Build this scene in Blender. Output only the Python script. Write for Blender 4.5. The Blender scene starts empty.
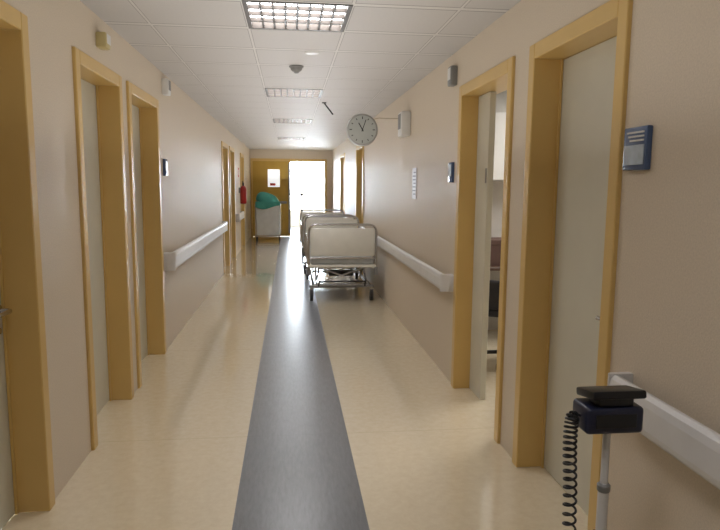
import bpy, bmesh, math, random
from mathutils import Vector, Matrix, noise
random.seed(4)
S=bpy.context.scene
COL=S.collection
S.view_settings.view_transform='Standard'
S.view_settings.exposure=0.47
XL,XR,H=-1.12,1.22,2.475
YE=18.0
def lin(c):
    return tuple(((v/255)/12.92 if v/255<=.04045 else ((v/255+.055)/1.055)**2.4) for v in c)
# ---------------------------------------------------------------- materials
def mat(name,rgb,rough=.5,metal=0,var=.06,scale=8,bump=0,coat=0,emit=0,stretch=(1,1,1),bscale=None,spec=.5):
    m=bpy.data.materials.new(name); m.use_nodes=True; nt=m.node_tree; n=nt.nodes; l=nt.links
    b=n['Principled BSDF']; c=lin(rgb)
    tc=n.new('ShaderNodeTexCoord'); mp=n.new('ShaderNodeMapping'); mp.inputs['Scale'].default_value=stretch
    l.new(tc.outputs['Object'],mp.inputs['Vector'])
    nz=n.new('ShaderNodeTexNoise'); nz.inputs['Scale'].default_value=scale; nz.inputs['Detail'].default_value=5
    l.new(mp.outputs['Vector'],nz.inputs['Vector'])
    cr=n.new('ShaderNodeValToRGB'); e=cr.color_ramp.elements
    e[0].position=.3; e[1].position=.7
    e[0].color=tuple(max(0,v*(1-var)) for v in c)+(1,); e[1].color=tuple(min(1,v*(1+var)) for v in c)+(1,)
    l.new(nz.outputs['Fac'],cr.inputs['Fac']); l.new(cr.outputs['Color'],b.inputs['Base Color'])
    b.inputs['Roughness'].default_value=rough; b.inputs['Metallic'].default_value=metal
    b.inputs['Specular IOR Level'].default_value=spec
    b.inputs['Coat Weight'].default_value=coat; b.inputs['Coat Roughness'].default_value=.12
    if bump:
        n2=n.new('ShaderNodeTexNoise'); n2.inputs['Scale'].default_value=bscale or scale*6; n2.inputs['Detail'].default_value=4
        l.new(mp.outputs['Vector'],n2.inputs['Vector'])
        bp=n.new('ShaderNodeBump'); bp.inputs['Strength'].default_value=bump; bp.inputs['Distance'].default_value=.004
        l.new(n2.outputs['Fac'],bp.inputs['Height']); l.new(bp.outputs['Normal'],b.inputs['Normal'])
    if emit:
        l.new(cr.outputs['Color'],b.inputs['Emission Color']); b.inputs['Emission Strength'].default_value=emit
    return m
M={}
M['wall']=mat('beige_wall_vinyl',(213,199,179),.5,var=.07,scale=150,bump=.25,bscale=170,spec=.4)
M['wallw']=mat('pale_room_paint',(208,204,197),.7)
M['ochre']=mat('ochre_painted_metal',(212,178,110),.33,var=.03,scale=3)
M['ochred']=mat('yellow_laminate_leaf',(190,154,66),.4,var=.05,scale=3)
M['slab']=mat('grey_cream_door_laminate',(208,204,188),.42,var=.03,scale=4)
M['rail']=mat('pale_grey_rail_vinyl',(214,212,210),.38,var=.03,scale=10)
M['white']=mat('white_plastic',(226,225,222),.4,var=.02)
M['cream']=mat('cream_bed_panel',(238,236,226),.32,var=.03)
M['chrome']=mat('chrome',(200,200,202),.18,1,var=.02)
M['steel']=mat('painted_steel',(150,150,150),.35,.8,var=.04)
M['black']=mat('black_plastic',(22,23,27),.35,var=.1)
M['rubber']=mat('grey_rubber',(50,50,52),.6,var=.1)
M['navy']=mat('navy_plastic',(28,33,56),.32,var=.08)
M['red']=mat('red_enamel',(150,28,24),.3,var=.04)
M['teal']=mat('teal_green_cloth',(80,168,158),.8,var=.06,scale=7,bump=.1)
M['linen']=mat('white_linen_bag',(214,216,218),.8,var=.06,scale=6,bump=.4)
M['matt']=mat('mattress_cover',(200,204,206),.6,var=.05)
M['plate']=mat('slate_blue_plate',(74,94,130),.25,var=.05)
M['plate2']=mat('pale_blue_plate',(180,194,208),.25,var=.2,scale=20)
M['grey']=mat('mid_grey_plastic',(130,130,128),.45)
M['dial']=mat('clock_dial_grey',(190,194,190),.4,var=.02)
M['rim']=mat('pale_clock_rim',(165,165,162),.35,var=.02)
M['wood']=mat('brown_desk_laminate',(86,62,46),.4,var=.2,scale=4,stretch=(1,6,1))
M['card']=mat('reddish_brown_card',(90,66,58),.6,var=.1)
M['dark']=mat('dark_upholstery',(34,34,40),.7,var=.15,bump=.3)
M['louvre']=mat('louvre_aluminium',(60,52,44),.45,.2,var=.03)
M['glow']=mat('tube_light_diffuser',(244,243,246),.5,var=.01,emit=17)
M['pink']=mat('pale_pink_paper',(205,180,170),.7)
M['yel']=mat('amber_lens',(200,184,132),.4)
M['redl']=mat('red_label',(190,50,40),.5)
M['pane']=mat('glowing_pane',(235,238,240),.3,var=.02,emit=.6)  # emission puts the brightness into the pane itself; it is no lamp

def ceilmat():
    m=bpy.data.materials.new('mineral_fibre_tiles'); m.use_nodes=True; n=m.node_tree.nodes; l=m.node_tree.links
    b=n['Principled BSDF']; b.inputs['Roughness'].default_value=.6; b.inputs['Specular IOR Level'].default_value=.4
    tc=n.new('ShaderNodeTexCoord'); sp=n.new('ShaderNodeSeparateXYZ'); l.new(tc.outputs['Object'],sp.inputs[0])
    outs=[]
    for ax,off,k in (('X',.25+6,1),('Y',-3.52+18,.35)):
        a=n.new('ShaderNodeMath'); a.operation='ADD'; a.inputs[1].default_value=off; l.new(sp.outputs[ax],a.inputs[0])
        p=n.new('ShaderNodeMath'); p.operation='PINGPONG'; p.inputs[1].default_value=.3; l.new(a.outputs[0],p.inputs[0])
        q=n.new('ShaderNodeMath'); q.operation='MULTIPLY'; q.inputs[1].default_value=k; l.new(p.outputs[0],q.inputs[0])
        outs.append(q)
    mn=n.new('ShaderNodeMath'); mn.operation='MINIMUM'; l.new(outs[0].outputs[0],mn.inputs[0]); l.new(outs[1].outputs[0],mn.inputs[1])
    cr=n.new('ShaderNodeValToRGB'); cr.color_ramp.interpolation='CONSTANT'; e=cr.color_ramp.elements
    e[0].color=lin((212,209,205))+(1,); e[0].position=0
    e[1].position=.004; e[1].color=lin((146,142,140))+(1,)
    x=cr.color_ramp.elements.new(.0085); x.color=lin((200,197,194))+(1,)
    l.new(mn.outputs[0],cr.inputs['Fac'])
    nz=n.new('ShaderNodeTexNoise'); nz.inputs['Scale'].default_value=60; l.new(tc.outputs['Object'],nz.inputs['Vector'])
    mx=n.new('ShaderNodeMix'); mx.data_type='RGBA'; mx.blend_type='MULTIPLY'; mx.inputs[0].default_value=.12
    l.new(cr.outputs['Color'],mx.inputs[6])
    r2=n.new('ShaderNodeRGBToBW'); l.new(nz.outputs['Color'],r2.inputs[0]); l.new(r2.outputs[0],mx.inputs[7])
    l.new(mx.outputs[2],b.inputs['Base Color']); return m
M['ceil']=ceilmat()
def floormat(name,base,dark,line,rough,stretch,coat=.3,cr_=.12,spec=.75):
    m=bpy.data.materials.new(name); m.use_nodes=True; n=m.node_tree.nodes; l=m.node_tree.links
    b=n['Principled BSDF']; b.inputs['Roughness'].default_value=rough; b.inputs['Specular IOR Level'].default_value=spec
    b.inputs['Coat Weight'].default_value=coat; b.inputs['Coat Roughness'].default_value=cr_
    tc=n.new('ShaderNodeTexCoord'); mp=n.new('ShaderNodeMapping'); mp.inputs['Scale'].default_value=stretch
    l.new(tc.outputs['Object'],mp.inputs[0])
    nz=n.new('ShaderNodeTexNoise'); nz.inputs['Scale'].default_value=1; nz.inputs['Detail'].default_value=6; nz.inputs['Roughness'].default_value=.7
    l.new(mp.outputs[0],nz.inputs['Vector'])
    cr=n.new('ShaderNodeValToRGB'); e=cr.color_ramp.elements
    e[0].position=.35; e[0].color=lin(dark)+(1,); e[1].position=.65; e[1].color=lin(base)+(1,)
    l.new(nz.outputs['Fac'],cr.inputs[0])
    sp=n.new('ShaderNodeSeparateXYZ'); l.new(tc.outputs['Object'],sp.inputs[0])
    a=n.new('ShaderNodeMath'); a.operation='ADD'; a.inputs[1].default_value=20.4; l.new(sp.outputs['Y'],a.inputs[0])
    p=n.new('ShaderNodeMath'); p.operation='PINGPONG'; p.inputs[1].default_value=1.0; l.new(a.outputs[0],p.inputs[0])
    g=n.new('ShaderNodeMath'); g.operation='LESS_THAN'; g.inputs[1].default_value=.0025; l.new(p.outputs[0],g.inputs[0])
    mx=n.new('ShaderNodeMix'); mx.data_type='RGBA'; l.new(g.outputs[0],mx.inputs[0]); l.new(cr.outputs[0],mx.inputs[6]); mx.inputs[7].default_value=lin(line)+(1,)
    l.new(mx.outputs[2],b.inputs['Base Color'])
    return m
M['floor']=floormat('cream_sheet_floor',(232,219,192),(224,209,180),(208,195,166),.18,(22,22,22),.9,.05)
M['stripe']=floormat('grey_floor_strip',(118,120,125),(104,106,111),(104,106,110),.3,(60,10,10),.25,.2,.6)

# ---------------------------------------------------------------- mesh builder
class B:
    def __init__(s): s.bm=bmesh.new()
    def box(s,lo,hi,bev=0,seg=2,mi=0,rot=None):
        r=bmesh.ops.create_cube(s.bm,size=1); vs=r['verts']
        c=[(lo[i]+hi[i])/2 for i in range(3)]; d=[abs(hi[i]-lo[i]) for i in range(3)]
        bmesh.ops.scale(s.bm,vec=d,verts=vs)
        fs=set(f for v in vs for f in v.link_faces)
        if bev:
            es=list(set(e for v in vs for e in v.link_edges))
            rr=bmesh.ops.bevel(s.bm,geom=es,offset=bev,segments=seg,affect='EDGES',profile=.5)
            vs=list(set(v for f in rr['faces'] for v in f.verts)|set(v for f in fs if f.is_valid for v in f.verts)); fs=set(f for v in vs for f in v.link_faces)
        if rot: bmesh.ops.rotate(s.bm,verts=vs,matrix=rot)
        bmesh.ops.translate(s.bm,vec=c,verts=vs)
        for f in fs: f.material_index=mi
        s.last=vs
        return s
    def cyl(s,p,q,r,r2=None,n=20,mi=0):
        p=Vector(p);q=Vector(q);d=q-p
        m=Matrix.Translation((p+q)/2)@d.to_track_quat('Z','Y').to_matrix().to_4x4()
        k=bmesh.ops.create_cone(s.bm,cap_ends=True,segments=n,radius1=r,radius2=r if r2 is None else r2,depth=d.length,matrix=m)
        for v in k['verts']:
            for f in v.link_faces: f.material_index=mi
        return s
    def lathe(s,c,prof,n=20,axis='Z',mi=0):
        rings=[]
        for r,z in prof:
            ring=[]
            for i in range(n):
                a=2*math.pi*i/n; x,y=r*math.cos(a),r*math.sin(a)
                v=(x,y,z) if axis=='Z' else ((x,z,y) if axis=='Y' else (z,x,y))
                ring.append(s.bm.verts.new((c[0]+v[0],c[1]+v[1],c[2]+v[2])))
            rings.append(ring)
        for a,b in zip(rings,rings[1:]):
            for i in range(n):
                f=s.bm.faces.new((a[i],a[(i+1)%n],b[(i+1)%n],b[i])); f.material_index=mi
        for rg in (rings[0],rings[-1]):
            f=s.bm.faces.new(rg); f.material_index=mi
        return s
    def tube(s,pts,r,n=10,closed=False,mi=0):
        pts=[Vector(p) for p in pts]; N=len(pts); rings=[]; up=None
        for i,p in enumerate(pts):
            if closed: t=pts[(i+1)%N]-pts[i-1]
            else: t=pts[min(i+1,N-1)]-pts[max(i-1,0)]
            t.normalize()
            if up is None:
                up=Vector((0,0,1)) if abs(t.z)<.9 else Vector((1,0,0))
            u=(up-t*up.dot(t)); 
            if u.length<1e-5: u=t.orthogonal()
            u.normalize(); up=u; w=t.cross(u)
            rings.append([s.bm.verts.new(p+u*r*math.cos(2*math.pi*k/n)+w*r*math.sin(2*math.pi*k/n)) for k in range(n)])
        rng=list(zip(rings,rings[1:]))
        if closed: rng.append((rings[-1],rings[0]))
        for a,b in rng:
            for k in range(n):
                f=s.bm.faces.new((a[k],a[(k+1)%n],b[(k+1)%n],b[k])); f.material_index=mi
        if not closed:
            s.bm.faces.new(rings[0]); s.bm.faces.new(rings[-1])
        return s
    def done(s,name,mats,parent=None,smooth=False,loc=None,**kw):
        bmesh.ops.recalc_face_normals(s.bm,faces=s.bm.faces)
        me=bpy.data.meshes.new(name); s.bm.to_mesh(me); s.bm.free()
        if not isinstance(mats,(list,tuple)): mats=[mats]
        for m in mats: me.materials.append(m if not isinstance(m,str) else M[m])
        if smooth:
            for p in me.polygons: p.use_smooth=True
        o=bpy.data.objects.new(name,me); COL.objects.link(o)
        if smooth:
            md=o.modifiers.new('edges','EDGE_SPLIT'); md.split_angle=math.radians(40)
        if parent: o.parent=parent
        if loc: o.location=loc
        for k,v in kw.items(): o[k]=v
        return o
def rounded(pts,r,seg=5,closed=False):
    out=[]; P=[Vector(p) for p in pts]; N=len(P)
    for i,p in enumerate(P):
        if not closed and i in (0,N-1): out.append(p); continue
        a=(P[i-1]-p).normalized(); b=(P[(i+1)%N]-p).normalized()
        s=p+a*r; e=p+b*r
        for k in range(seg+1):
            t=k/seg; out.append((1-t)**2*s+2*t*(1-t)*p+t*t*e)
    return out
def thing(name,label,cat,loc=(0,0,0),rz=0,group=None):
    e=bpy.data.objects.new(name,None); e.empty_display_size=.1; COL.objects.link(e); e.location=loc; e.rotation_euler[2]=rz
    e['label']=label; e['category']=cat
    if group: e['group']=group
    return e
def copy_thing(src,loc,label=None,rz=None):
    o=src.copy(); COL.objects.link(o); o.location=loc
    if rz is not None: o.rotation_euler[2]=rz
    if label: o['label']=label
    def rec(s,d):
        for c in s.children:
            k=c.copy(); k.parent=d; COL.objects.link(k); rec(c,k)
    rec(src,o); return o
ST=dict(kind='structure')

# ---------------------------------------------------------------- shell
leftD=[(1.92,2.89),(3.48,4.39),(4.56,5.56),(10.6,11.6),(11.9,12.9),(14.5,15.5)]
rightD=[(2.19,3.12),(3.36,4.43),(10.3,11.4),(13.8,15.0)]
YB=-3.0
def wall(name,x0,x1,y0,y1,ops,m='wall'):
    b=B(); y=y0
    for a,c in ops:
        b.box((x0,y,0),(x1,a,H)); b.box((x0,a,2.2),(x1,c,H)); y=c
    b.box((x0,y,0),(x1,y1,H)); return b.done(name,m,**ST)
wall('wall_left',XL-.2,XL,YB,YE,leftD)
wall('wall_right',XR,XR+.2,YB,YE,rightD)
B().box((XL-.2,YB-.2,0),(XR+.2,YB,H)).done('wall_back','wall',**ST)
b=B(); b.box((XL-.2,YE,2.22),(XR+.2,YE+.15,H)); b.box((1.06,YE,0),(XR+.2,YE+.15,2.22)); b.box((XL-.2,YE,0),(XL+.02,YE+.15,2.22)); b.done('wall_end','wall',**ST)
b=B(); b.box((XL-.2,YB,-.1),(-.26,22.2,0)); b.box((-.26,YB,-.1),(.34,22.2,0),mi=1); b.box((.34,YB,-.1),(XR+.2,22.2,0)); b.done('floor',['floor','stripe'],**ST)
LY=[.85,3.82,6.9,9.9,13.6]
b=B(); b.box((XL-.2,YB,H),(-.25,22.2,H+.1)); b.box((.35,YB,H),(XR+.2,22.2,H+.1)); y=YB
for c in LY:
    b.box((-.25,y,H),(.35,c-.3,H+.1)); y=c+.3
b.box((-.25,y,H),(.35,22.2,H+.1)); b.done('ceiling','ceil',**ST)
B().box((XL-.2,YE+.15,0),(XL-.1,22.2,H)).done('wall_vestibule_left','wallw',**ST)
B().box((XR+.1,YE+.15,0),(XR+.2,22.2,H)).done('wall_vestibule_right','wallw',**ST)
b=B(); b.box((XL-.2,22.2,-.1),(XR+.2,22.3,.55)); b.box((XL-.2,22.2,2.35),(XR+.2,22.3,H+.1)); b.done('wall_vestibule_end','wallw',**ST)
b=B()
for x in (XL-.1,-.35,.38,XR+.02): b.box((x,22.2,.55),(x+.08,22.26,2.35))
b.box((XL-.1,22.2,.55),(XR+.1,22.26,.62)); b.box((XL-.1,22.2,1.1),(XR+.1,22.26,1.18)); b.box((XL-.1,22.2,2.28),(XR+.1,22.26,2.35))
b.done('window_1','white',**ST)

# ---------------------------------------------------------------- doors
REC=.13
def handle(parent,x,y,z,s,dirn):
    b=B(); b.cyl((x,y,z),(x+s*.008,y,z),.026)
    b.tube(rounded([(x,y,z),(x+s*.055,y,z),(x+s*.055,y+dirn*.12,z)],.02),.010)
    h=b.done('handle','chrome',parent,True,label='chrome lever handle')
    B().cyl((x,y,z-.09),(x+s*.006,y,z-.09),.014).done('keyhole','chrome',h,True)
    return h
n=0
def door(side,a,c,hn='near',slab=True):
    global n; n+=1
    s=1 if side=='l' else -1; xf=XL if side=='l' else XR
    out=xf+s*.018; inn=xf-s*(.2)
    b=B(); w=.07
    for y0,y1 in ((a,a+w),(c-w,c)): b.box((min(out,inn),y0,0),(max(out,inn),y1,2.2),.004,1)
    b.box((min(out,inn),a+w,2.125),(max(out,inn),c-w,2.2),.004,1)
    xs=xf-s*(REC-.012)
    for y0,y1 in ((a+w,a+w+.015),(c-w-.015,c-w)): b.box((min(xs,xs-s*.01),y0,0),(max(xs,xs-s*.01),y1,2.125))
    b.done('trim_%d'%n,'ochre',**ST)
    if slab:
        x1=xf-s*REC; x2=x1-s*.042
        d=B().box((min(x1,x2),a+w+.002,.004),(max(x1,x2),c-w-.002,2.123),.002,1).done('door_%d'%n,'slab',label='flush grey-cream laminate door in ochre frame',**ST)
        y,dr=(a+w+.07,1) if hn=='near' else (c-w-.045,-1)
        handle(d,x1,y,.95,s,dr)
for i,(a,c) in enumerate(leftD): door('l',a,c,'far' if i==0 else 'near')
for i,(a,c) in enumerate(rightD): door('r',a,c,slab=(i!=1))
x1=XR+.105
d=B().box((x1,4.10,.004),(x1+.042,4.358,2.123),.002,1).done('door_20','slab',**ST)
B().box((x1-.004,4.12,1.52),(x1,4.14,1.62)).done('bolt_plate','steel',d)
d=B().box((XR+.215,2.86-.0,.004),(XR+.255,3.40,2.123),.002,1).done('door_21','slab',**ST)
d.location=(.02,0,0)
b=B()
b.box((XL+.02,YE-.02,0),(XL+.07,YE+.15,2.22)); b.box((1.0,YE-.02,0),(1.06,YE+.15,2.22)); b.box((XL+.07,YE-.02,2.15),(1.0,YE+.15,2.22)); b.done('trim_20','ochre',**ST)
lx0,lx1=XL+.07,.02
b=B(); px0,px1,pz0,pz1=-.62,-.28,1.42,1.92
b.box((lx0,YE+.02,.01),(px0,YE+.065,2.15)); b.box((px1,YE+.02,.01),(lx1,YE+.065,2.15)); b.box((px0,YE+.02,.01),(px1,YE+.065,pz0)); b.box((px0,YE+.02,pz1),(px1,YE+.065,2.15))
d=b.done('door_22','ochred',label='yellow corridor door leaf with small window',**ST)
B().box((px0,YE+.035,pz0),(px1,YE+.045,pz1)).done('window_pane','pane',d)
B().box((px0+.06,YE+.012,1.46),(px1-.12,YE+.034,1.53)).done('notice_label','redl',d)
b=B(); b.box((lx0+.1,YE+.005,.95),(lx1-.1,YE+.02,1.02),.005,1); b.done('push_bar','steel',d)
b=B(); b.box((-.04,YE+.012,.1),(.02,YE+.02,2.1)); b.done('edge_strip','steel',d)
B().box((1.02,YE+.17,.01),(1.06,YE+1.1,2.15)).done('door_23','ochred',**ST)

# ---------------------------------------------------------------- side room
x0,x1r,y0,y1=XR+.2,4.2,2.75,6.2
B().box((x0,y0,-.1),(x1r,y1,0)).done('floor_side_room','floor',**ST)
B().box((x0,y0,H),(x1r,y1,H+.1)).done('ceiling_side_room','white',**ST)
B().box((x0,y1,0),(x1r,y1+.1,H)).done('wall_side_room_far','wallw',**ST)
B().box((x0,y0-.1,0),(x1r,y0,H)).done('wall_side_room_near','wallw',**ST)
B().box((x1r,y0,0),(x1r+.1,y1,H)).done('wall_side_room_side','wallw',**ST)
t=thing('wall_cabinet','white wall cabinet hanging above the desk','cabinet',(2.35,6.03,1.55))
B().box((-.5,-.16,0),(.5,.165,.65),.004,1).done('body','white',t)
for sx in (-1,1):
    dd=B().box((sx*.25-.24,-.18,.01),(sx*.25+.24,-.162,.64),.003,1).done('door','white',t)
    B().cyl((sx*.04,-.2,.12),(sx*.04,-.2,.24),.006).done('handle','chrome',dd)
t=thing('desk','brown laminate desk standing against the wall','desk',(2.3,5.85,0))
B().box((-.7,-.32,.72),(.7,.32,.75),.004,1).done('desktop','wood',t)
for sx in (-.66,.66): B().box((sx-.015,-.3,0),(sx+.015,.3,.72)).done('side_panel','wood',t)
t=thing('storage_box','dull reddish brown storage box on the desk','box',(2.0,5.78,.75))
B().box((-.17,-.13,0),(.17,.13,.22),.003,1).done('body','card',t)
B().box((-.175,-.135,.2),(.175,.135,.25),.004,1).done('lid','card',t)
t=thing('office_chair','low dark upholstered office chair beside the desk','chair',(1.9,4.95,0),2.6)
B().box((-.23,-.23,.43),(.23,.23,.5),.03,3).done('seat','dark',t,True)
B().box((-.21,.2,.50),(.21,.26,.74),.025,3).done('backrest','dark',t,True)
B().cyl((0,0,.1),(0,0,.43),.025).done('gas_column','black',t,True)
B().tube(rounded([(0,.05,.42),(0,.26,.42),(0,.27,.6)],.06),.015).done('back_support','black',t,True)
b=B()
for k in range(5):
    a=k*2*math.pi/5; b.tube([(0,0,.11),(.27*math.cos(a),.27*math.sin(a),.07)],.017)
b.done('base','black',t,True)
for k in range(5):
    a=k*2*math.pi/5; c=(.27*math.cos(a),.27*math.sin(a),.03); B().cyl((c[0]-.02,c[1],.03),(c[0]+.02,c[1],.03),.03).done('caster','rubber',t,True)
t=thing('paper_notice','pale pink paper notice on the wall','notice',(1.68,6.2,1.45))
B().box((-.14,-.004,0),(.14,.002,.4)).done('sheet','pink',t)

# ---------------------------------------------------------------- ceiling troffers
def troffer(loc,label,group='louvred ceiling lights'):
    t=thing('ceiling_light',label,'light fixture',loc,group=group)
    b=B(); w=.3
    b.box((-w,-w,.08),(w,w,.1))
    for s in (-1,1):
        b.box((s*w-.012*(s+1),-w,-.004),(s*w+.012*(1-s),w,.08)); b.box((-w+.024,s*w-.012*(s+1),-.004),(w-.024,s*w+.012*(1-s),.08))
    b.done('housing','louvre',t)
    B().box((-.275,-.275,.034),(.275,.275,.04)).done('diffuser_panel','glow',t,label='glowing white tube panel')
    b=B()
    for i in range(1,8): 
        x=-.276+.552*i/8; b.box((x-.006,-.276,0),(x+.006,.276,.022))
    for i in range(1,4):
        y=-.276+.552*i/4; b.box((-.276,y-.011,.001),(.276,y+.011,.023))
    b.done('louvre','louvre',t,label='dark aluminium louvre grid')
    return t
T0=troffer((.05,LY[1],H),'square recessed ceiling light with louvre grid, lit')
for i,y in enumerate(LY):
    if i!=1: copy_thing(T0,(.05,y,H))
copy_thing(T0,(2.6,4.4,H-.1),'added louvred ceiling light brightening the side room')  # extra fixture copy, added to light the side room

t=thing('smoke_detector','small grey round smoke detector on ceiling tile','smoke detector',(.06,5.35,H))
B().lathe((0,0,-.045),[(.03,0),(.045,.012),(.05,.03),(.06,.035),(.06,.045)]).done('housing','grey',t,True)
B().lathe((0,0,-.06),[(.012,0),(.02,.006),(.022,.016)]).done('sensor','steel',t,True)
t=thing('ceiling_reflection_mark','small round grille standing in for a faint reflection on the ceiling','speaker',(.17,4.78,H))  # pale disc modelled in place of a bright reflection on the ceiling
B().lathe((0,0,-.01),[(.045,0),(.055,.005),(.058,.01)]).done('rim','rail',t,True)
B().cyl((0,0,-.012),(0,0,-.009),.04).done('disc','rail',t)
t=thing('sign_bracket','thin dark bracket hanging from the ceiling','bracket',(.47,7.6,H))
B().tube([(-.06,0,-.0),(.05,0,-.14)],.008).done('rod','rubber',t); B().box((-.08,-.02,-.01),(-.03,.02,0)).done('mount','rubber',t)

# ---------------------------------------------------------------- handrails
def rail(xf,s,y0,y1,label,z0=.72,z1=.882):
    t=thing('handrail',label,'handrail',(xf,(y0+y1)/2,0),group='corridor handrails')
    h=(y1-y0)/2; hh=z1-z0
    prof=[(.05,z0),(.072,z0+.003),(.086,z0+.018),(.09,z0+.035),(.09,z1-.035),(.084,z1-.012),(.07,z1),(.055,z1-.002),(.05,z1-.02),(.048,z0+.02)]
    b=B(); r=[[b.bm.verts.new((s*p[0],y,p[1])) for p in prof] for y in (-h+.05,h-.05)]
    N=len(prof)
    for k in range(N): b.bm.faces.new((r[0][k],r[0][(k+1)%N],r[1][(k+1)%N],r[1][k]))
    b.bm.faces.new(r[0]); b.bm.faces.new(r[1]); b.done('rail','rail',t)
    for e in (-1,1):
        b=B(); rows=[]
        for k in range(7):
            a=k/6*math.pi/2; y=e*(h-.05+.05*math.sin(a)); sc=math.cos(a)
            rows.append([b.bm.verts.new((s*(max(0,.092*sc) if j in(1,2) else -.001),y,(z0-.002 if j<2 else z1+.003)+(.012*(1-sc) if j<2 else -.012*(1-sc)))) for j in range(4)])
        for a_,c_ in zip(rows,rows[1:]):
            for j in range(4): b.bm.faces.new((a_[j],a_[(j+1)%4],c_[(j+1)%4],c_[j]))
        b.bm.faces.new(rows[0]); b.bm.faces.new(rows[-1])
        b.done('end_cap','rail',t,True)
    k=max(2,int(2*h/1.1)+1)
    for i in range(k):
        y=-h+.2+(2*h-.4)*i/(k-1); B().box((min(0,s*.052),y-.02,z0+.03),(max(0,s*.052),y+.02,z1-.04),.004,1).done('bracket','grey',t)
rail(XL,1,5.66,10.55,'pale grey vinyl handrail along beige wall')
rail(XL,1,13.0,14.4,'short pale grey vinyl handrail')
rail(XR,-1,4.5,10.2,'pale grey vinyl handrail beside the beds',.705,.835)
rail(XR,-1,.2,2.08,'pale grey vinyl handrail next to the closed door',.69,.835)
rail(XR,-1,11.5,13.7,'pale grey vinyl handrail further down',.705,.835)
rail(XL,1,-1.5,1.85,'pale grey vinyl handrail')

# ---------------------------------------------------------------- bed
BX=.66
bed=thing('hospital_bed','wheeled hospital bed with cream foot panel and chrome tubing','bed',(BX+.005,8.85,0),group='parked hospital beds')
W=.43; L=1.03
def endboard(y,nm):
    p=B(); p.box((-W+.02,y-.012,.60),(W-.02,y+.012,.955),.01,2)
    o=p.done(nm,'cream',bed,True,label='cream panel in chrome tube frame')
    fr=B().tube(rounded([(-W,y,.40),(-W,y,1.0),(W,y,1.0),(W,y,.40)],.11,7),.015,12)
    fr.tube([(-W,y,.575),(W,y,.575)],.011)
    fr.done('tube_frame','chrome',o,True)
    for sx in (-1,1): B().cyl((sx*W,y,.36),(sx*W,y,.46),.022).done('socket','grey',o,True)
endboard(-L,'footboard'); endboard(L,'headboard')
b=B()
for sx in (-1,1): b.box((sx*.40-.02,-L,.445),(sx*.40+.02,L,.48),.005,1)
b.box((-.43,-L-.018,.455),(.43,-L+.018,.487),.006,2); b.box((-.43,L-.018,.455),(.43,L+.018,.487),.006,2)
for i in range(7): b.box((-.4,-.85+i*.28,.45),(.4,-.80+i*.28,.475))
b.done('bed_frame','cream',bed)
B().box((-.41,-.99,.482),(.41,.99,.58),.035,4).done('mattress','matt',bed,True)
for sx in (-1,1):
    b=B(); x=sx*.438
    b.tube(rounded([(x,-.75,.46),(x,-.75,.80),(x,.75,.80),(x,.75,.46)],.09),.009)
    b.tube([(x,-.74,.64),(x,.74,.64)],.007)
    for i in range(4): b.tube([(x,-.45+.3*i,.465),(x,-.45+.3*i,.80)],.006)
    b.done('side_rail','chrome',bed,True)
b=B()
for sx in (-1,1): b.box((sx*.36-.015,-.92,.18),(sx*.36+.015,.92,.21),.004,1)
for y in (-.92,.92): b.box((-.42,y-.018,.18),(.42,y+.018,.211),.006,1)
b.done('base_frame','steel',bed)
for e in (-1,1):
    b=B(); q=e*.6
    for sx in (-1,1):
        b.tube([(sx*.33,q-.3,.2),(sx*.33,q+.25,.46)],.014); b.tube([(sx*.29,q+.3,.2),(sx*.29,q-.25,.46)],.014)
    b.tube([(-.34,q-.3,.21),(.34,q-.3,.21)],.014); b.tube([(-.34,q+.25,.445),(.34,q+.25,.445)],.013)
    b.tube([(-.33,q-.29,.22),(.33,q-.27,.44)],.011); b.tube([(.33,q-.29,.22),(-.33,q-.27,.44)],.011)
    b.done('scissor_lift','chrome',bed,True)
B().box((-.16,-.80,.31),(.16,-.55,.36),.01,2).done('motor_housing','black',bed)
b=B(); b.tube(rounded([(-.3,-1.0,.3),(-.3,-1.06,.28),(.3,-1.06,.28),(.3,-1.0,.3)],.02),.009); b.tube([(-.3,-.94,.2),(-.3,-1.01,.3)],.009); b.tube([(.3,-.94,.2),(.3,-1.01,.3)],.009); b.done('foot_pedal_bar','black',bed,True)
for sx in (-1,1):
    for y in (-.92,.92):
        c=B(); c.cyl((sx*.39-.018,y+.02,.075),(sx*.39+.018,y+.02,.075),.075,n=24); w=c.done('caster','rubber',bed,True)
        c=B(); c.cyl((sx*.39,y,.15),(sx*.39,y,.2),.018)
        for q in (-.024,.024): c.box((sx*.39+q-.003,y-.015,.06),(sx*.39+q+.003,y+.035,.158))
        c.box((sx*.39-.027,y-.02,.153),(sx*.39+.027,y+.035,.163)); c.done('fork','chrome',w)
copy_thing(bed,(BX-.02,11.3,0),'wheeled hospital bed parked behind another bed')

# ---------------------------------------------------------------- wall clock
t=thing('wall_clock','round grey wall clock on arm bracket above the beds','clock',(.76,6.62,2.075))
B().lathe((0,0,0),[(.02,-.035),(.145,-.035),(.16,-.03),(.168,-.012),(.168,.012),(.16,.03),(.145,.035),(.02,.035)],40,'Y').done('case','rim',t,True)
b=B().cyl((0,-.035,0),(0,-.038,0),.147,n=40)
for k in range(12):
    a=k*math.pi/6; L1=.026 if k%3==0 else .018
    b.box((-.004,-.0015,-L1/2),(.004,.0015,L1/2),mi=1,rot=Matrix.Rotation(a,3,'Y'))
    bmesh.ops.translate(b.bm,vec=(.122*math.sin(a),-.0385,.122*math.cos(a)),verts=b.last)
b.done('dial',['dial','rubber'],t)
def hand(a,Ln,w,nm):
    b=B(); b.box((-w,-.001,-.02),(w,.001,Ln)); bmesh.ops.rotate(b.bm,verts=b.bm.verts,matrix=Matrix.Rotation(a,3,'Y')); bmesh.ops.translate(b.bm,vec=(0,-.042,0),verts=b.bm.verts); b.done(nm,'black',t)
hand(math.radians(330),.08,.004,'hour_hand'); hand(math.radians(20),.11,.003,'minute_hand')
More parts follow.
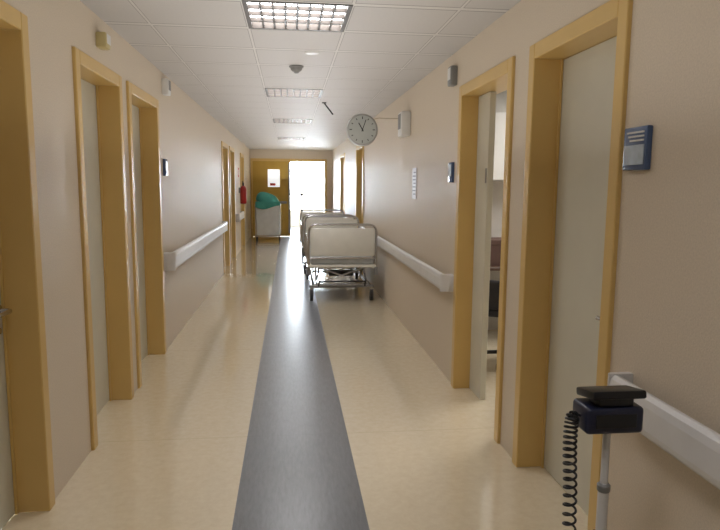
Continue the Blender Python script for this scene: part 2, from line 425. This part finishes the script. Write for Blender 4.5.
b=B(); b.tube(rounded([(.06,.03,.09),(.16,.045,.13),(.46,.045,.13)],.03),.006); b.box((.447,.02,.09),(.462,.07,.17),.004,1); b.done('arm','wall',t,True)

# ---------------------------------------------------------------- wall devices
def device(name,label,cat,side,y,z,w,h,d,m,m2=None):
    s=1 if side=='l' else -1; xf=XL if side=='l' else XR
    t=thing(name,label,cat,(xf,y,z))
    B().box((min(-s*.003,s*d),-w/2,-h/2),(max(-s*.003,s*d),w/2,h/2),min(d,w,h)*.2,2).done('housing',m,t,True)
    if m2:
        B().box((min(s*d,s*(d+.003)),-w*.36,-h*.2),(max(s*d,s*(d+.003)),w*.36,h*.4)).done('face',m2,t)
    return t
device('wall_speaker','white box speaker mounted high on beige wall','speaker','r',6.4,2.12,.2,.25,.1,'white','grey')
device('alarm_sounder','small grey alarm box above the open doorway','alarm','r',4.6,2.3,.1,.14,.05,'grey','white')
device('alarm_sounder','small white alarm box high on wall','alarm','l',5.85,2.35,.12,.14,.06,'white','grey')
device('call_light','small amber call light above door','lamp','l',3.95,2.33,.1,.09,.06,'yel','white')
device('hand_plate','small blue plastic plate beside the doorway','sign','r',4.62,1.6,.11,.15,.02,'plate','plate2')
device('door_plate','small blue plastic plate beside the door','sign','l',5.8,1.64,.12,.15,.02,'plate','plate2')
t=thing('paper_notice','grey printed notice taped on beige wall','notice',(XR,6.05,1.52))
B().box((-.004,-.1,-.15),(.003,.1,.15)).done('sheet','rail',t)
b=B()
for i in range(7): b.box((-.0055,-.07,.1-.035*i),(-.004,.07 if i%3 else .03,.112-.035*i))
b.done('printed_lines','grey',t)
t=thing('room_sign','slate blue door sign with pale picture and text strip','sign',(XR,2.085,1.635))
B().box((-.02,-.075,-.075),(.003,.075,.075),.006,2).done('frame','plate',t,True)
B().box((-.0225,-.062,-.056),(-.02,.062,.012)).done('picture_insert','plate2',t)
b=B()
for i in range(3): b.box((-.0225,-.058,.024+.014*i),(-.02,.03+.01*i,.030+.014*i))
b.done('text_lines','rail',t)
t=thing('fire_extinguisher','red fire extinguisher hung on beige wall','fire extinguisher',(XL+.1,14.0,1.06))
B().lathe((0,0,0),[(.045,0),(.066,.01),(.07,.03),(.07,.32),(.06,.36),(.04,.39),(.025,.40)],24).done('cylinder','red',t,True)
B().cyl((0,0,.40),(0,0,.46),.02).box((-.015,-.07,.46),(.015,.03,.48),.004,1).box((-.015,-.08,.49),(.015,.03,.505),.004,1).done('valve','black',t)
B().tube(rounded([(0,.02,.43),(.0,.085,.43),(0,.09,.1)],.04),.01).done('hose','black',t,True)
B().box((-.103,-.02,.24),(-.06,.02,.36)).done('wall_bracket','steel',t)
t=thing('extinguisher_sign','small red and white sign above the extinguisher','sign',(XL,14.0,1.75))
B().box((-.002,-.1,-.1),(.004,.1,.1)).done('plate','redl',t); B().box((.004,-.05,-.06),(.005,.05,.06)).done('pictogram','white',t)

# ---------------------------------------------------------------- laundry cart
t=thing('laundry_cart','white linen cart heaped with teal green cloth','cart',(-.58,16.9,0))
b=B(); b.box((-.31,-.3,.14),(.31,.3,.95),.03,3)
for v in b.bm.verts:
    k=1+.06*(v.co.z-.5); v.co.x*=k; v.co.y*=k
b.done('bag','linen',t,True)
b=B()
for z in (.12,.97): b.tube(rounded([(-.33,-.32,z),(.33,-.32,z),(.33,.32,z),(-.33,.32,z)],.05,4,True),.013,closed=True)
for sx in (-1,1):
    for sy in (-1,1): b.tube([(sx*.325,sy*.315,.1),(sx*.325,sy*.315,.97)],.012)
b.done('frame','chrome',t,True)
for sx in (-1,1):
    for sy in (-1,1):
        B().cyl((sx*.3-.015,sy*.29,.045),(sx*.3+.015,sy*.29,.045),.045).cyl((sx*.3,sy*.29,.05),(sx*.3,sy*.29,.11),.014).done('caster','rubber',t,True)
t2=thing('cloth_heap','smooth teal green cloth bundle heaped on the cart','cloth',(-.58,16.9,.985))
b=B(); bmesh.ops.create_icosphere(b.bm,subdivisions=4,radius=1)
for v in b.bm.verts:
    c=v.co.copy(); k=noise.noise(c*1.1)*.04
    z=c.z; x=math.copysign(abs(c.x)**.7,c.x); y=math.copysign(abs(c.y)**.7,c.y)
    v.co=Vector((x*.32*(1+k),y*.31*(1+k),(max(z,-.05)+.05)*.27*(1+k*1.6)-.08*x))
    if v.co.z<0: v.co.z=0
b.done('cloth','teal',t2,True)
b=B(); nx,nz=24,14
g=[[None]*(nz+1) for _ in range(nx+1)]
for i in range(nx+1):
    for j in range(nz+1):
        x=-.32+.64*i/nx; d=j/nz; fold=.008*math.sin(i*1.1)+.004*math.sin(i*2.9)
        ln=.15+.05*math.sin(i*.2)
        g[i][j]=b.bm.verts.new((x,-.352-fold*d-.01*d,.06-ln*d))
for i in range(nx):
    for j in range(nz): b.bm.faces.new((g[i][j],g[i+1][j],g[i+1][j+1],g[i][j+1]))
o=b.done('draped_edge','teal',t2,True); o.modifiers.new('thick','SOLIDIFY').thickness=.006

# ---------------------------------------------------------------- monitor stand
t=thing('vital_signs_monitor_stand','navy monitor on pale wheeled pole with coiled black cable','medical device',(.905,1.62,.02))
b=B(); b.cyl((0,0,.08),(0,0,.62),.0155); b.cyl((0,0,.6),(0,0,.80),.011); b.done('pole','rail',t,True)
B().lathe((0,0,.6),[(.016,0),(.019,.004),(.019,.02),(.013,.026)]).done('clamp_collar','grey',t,True)
b=B()
for k in range(5):
    a=k*2*math.pi/5+.3; b.tube([(.02*math.cos(a),.02*math.sin(a),.09),(.23*math.cos(a),.23*math.sin(a),.075)],.013)
b.cyl((0,0,.06),(0,0,.12),.035); b.done('base','steel',t,True)
for k in range(5):
    a=k*2*math.pi/5+.3; x,y=.23*math.cos(a),.23*math.sin(a)
    B().cyl((x-.012,y,.025),(x+.012,y,.025),.045).cyl((x,y,.03),(x,y,.075),.008).done('caster','rubber',t,True)
b=B(); b.box((-.085,-.045,.79),(.085,.055,.868),.012,3); b.done('monitor_body','navy',t,True)
B().box((-.06,-.049,.81),(.06,-.045,.85),.001,1).done('front_panel','black',t)
b=B(); b.box((-.045,-.03,.862),(.06,.04,.892),.004,1); b.done('cradle_neck','black',t)
R=Matrix.Rotation(math.radians(-10),3,'X')
b=B(); b.box((-.075,-.05,.885),(.085,.055,.909),.006,2,rot=R); b.done('cradle_tray','black',t,True)
pts=[]; cx=[(-.08,-.0,.83),(-.11,-.01,.835),(-.12,-.02,.76),(-.112,-.02,.62),(-.105,-.02,.45),(-.08,-.01,.36),(-.03,0,.36),(-.02,0,.48)]
cx=[Vector(p) for p in cx]
def cr_pt(u):
    k=u*(len(cx)-1); i=min(int(k),len(cx)-2); f=k-i
    p0=cx[max(i-1,0)];p1=cx[i];p2=cx[i+1];p3=cx[min(i+2,len(cx)-1)]
    return .5*((2*p1)+(-p0+p2)*f+(2*p0-5*p1+4*p2-p3)*f*f+(-p0+3*p1-3*p2+p3)*f**3)
N=900; turns=44
for i in range(N+1):
    u=i/N; p=cr_pt(u); tg=(cr_pt(min(1,u+.005))-cr_pt(max(0,u-.005))).normalized()
    a=tg.cross(Vector((0,1,0))).normalized(); c=tg.cross(a)
    rr=.017*min(1,max(0,(u-.08)*15),max(0,(.93-u)*15)); ph=turns*2*math.pi*u
    pts.append(p+a*rr*math.cos(ph)+c*rr*math.sin(ph))
B().tube(pts,.0036,6).done('coiled_cable','black',t,True)

# ---------------------------------------------------------------- world / light
w=bpy.data.worlds.new('daylight'); S.world=w; w.use_nodes=True
bg=w.node_tree.nodes['Background']; bg.inputs[0].default_value=(.80,.90,1,1); bg.inputs[1].default_value=30.0
def area(name,loc,sx,sy,energy,rot,col=(1,1,1)):
    l=bpy.data.lights.new(name,'AREA'); l.shape='RECTANGLE'; l.size=sx; l.size_y=sy; l.energy=energy; l.color=col
    o=bpy.data.objects.new(name,l); COL.objects.link(o); o.location=loc; o.rotation_euler=rot; return o
area('added_ceiling_fill',(.05,9.4,1.62),1.5,17,52,(math.pi,0,0),(1,.98,.96))  # added upward fill for ceiling and upper walls, unseen from below
area('added_side_room_fill',(2.9,5.2,H-.02),.9,.9,24,(0,0,0),(1,.98,.95))  # added fill to lift the dark side room, no fixture belongs to it

# ---------------------------------------------------------------- camera
f=620.0
psi=math.asin(.1129); p=math.atan2(.1272,.9855)
R_=Vector((math.cos(psi),-math.sin(psi),0))
U_=Vector((math.sin(psi)*math.sin(p),math.cos(psi)*math.sin(p),math.cos(p)))
F_=Vector((math.sin(psi)*math.cos(p),math.cos(psi)*math.cos(p),-math.sin(p)))
th=.009
U2=U_*math.cos(th)-R_*math.sin(th); R2=R_*math.cos(th)+U_*math.sin(th)
cam=bpy.data.cameras.new('camera'); cam.sensor_width=36; cam.lens=36*f/720; cam.clip_start=.05
co=bpy.data.objects.new('camera',cam); COL.objects.link(co)
m=Matrix((R2,U2,-F_)).transposed().to_4x4(); m.translation=Vector((0,0,1.5)); co.matrix_world=m
S.camera=co
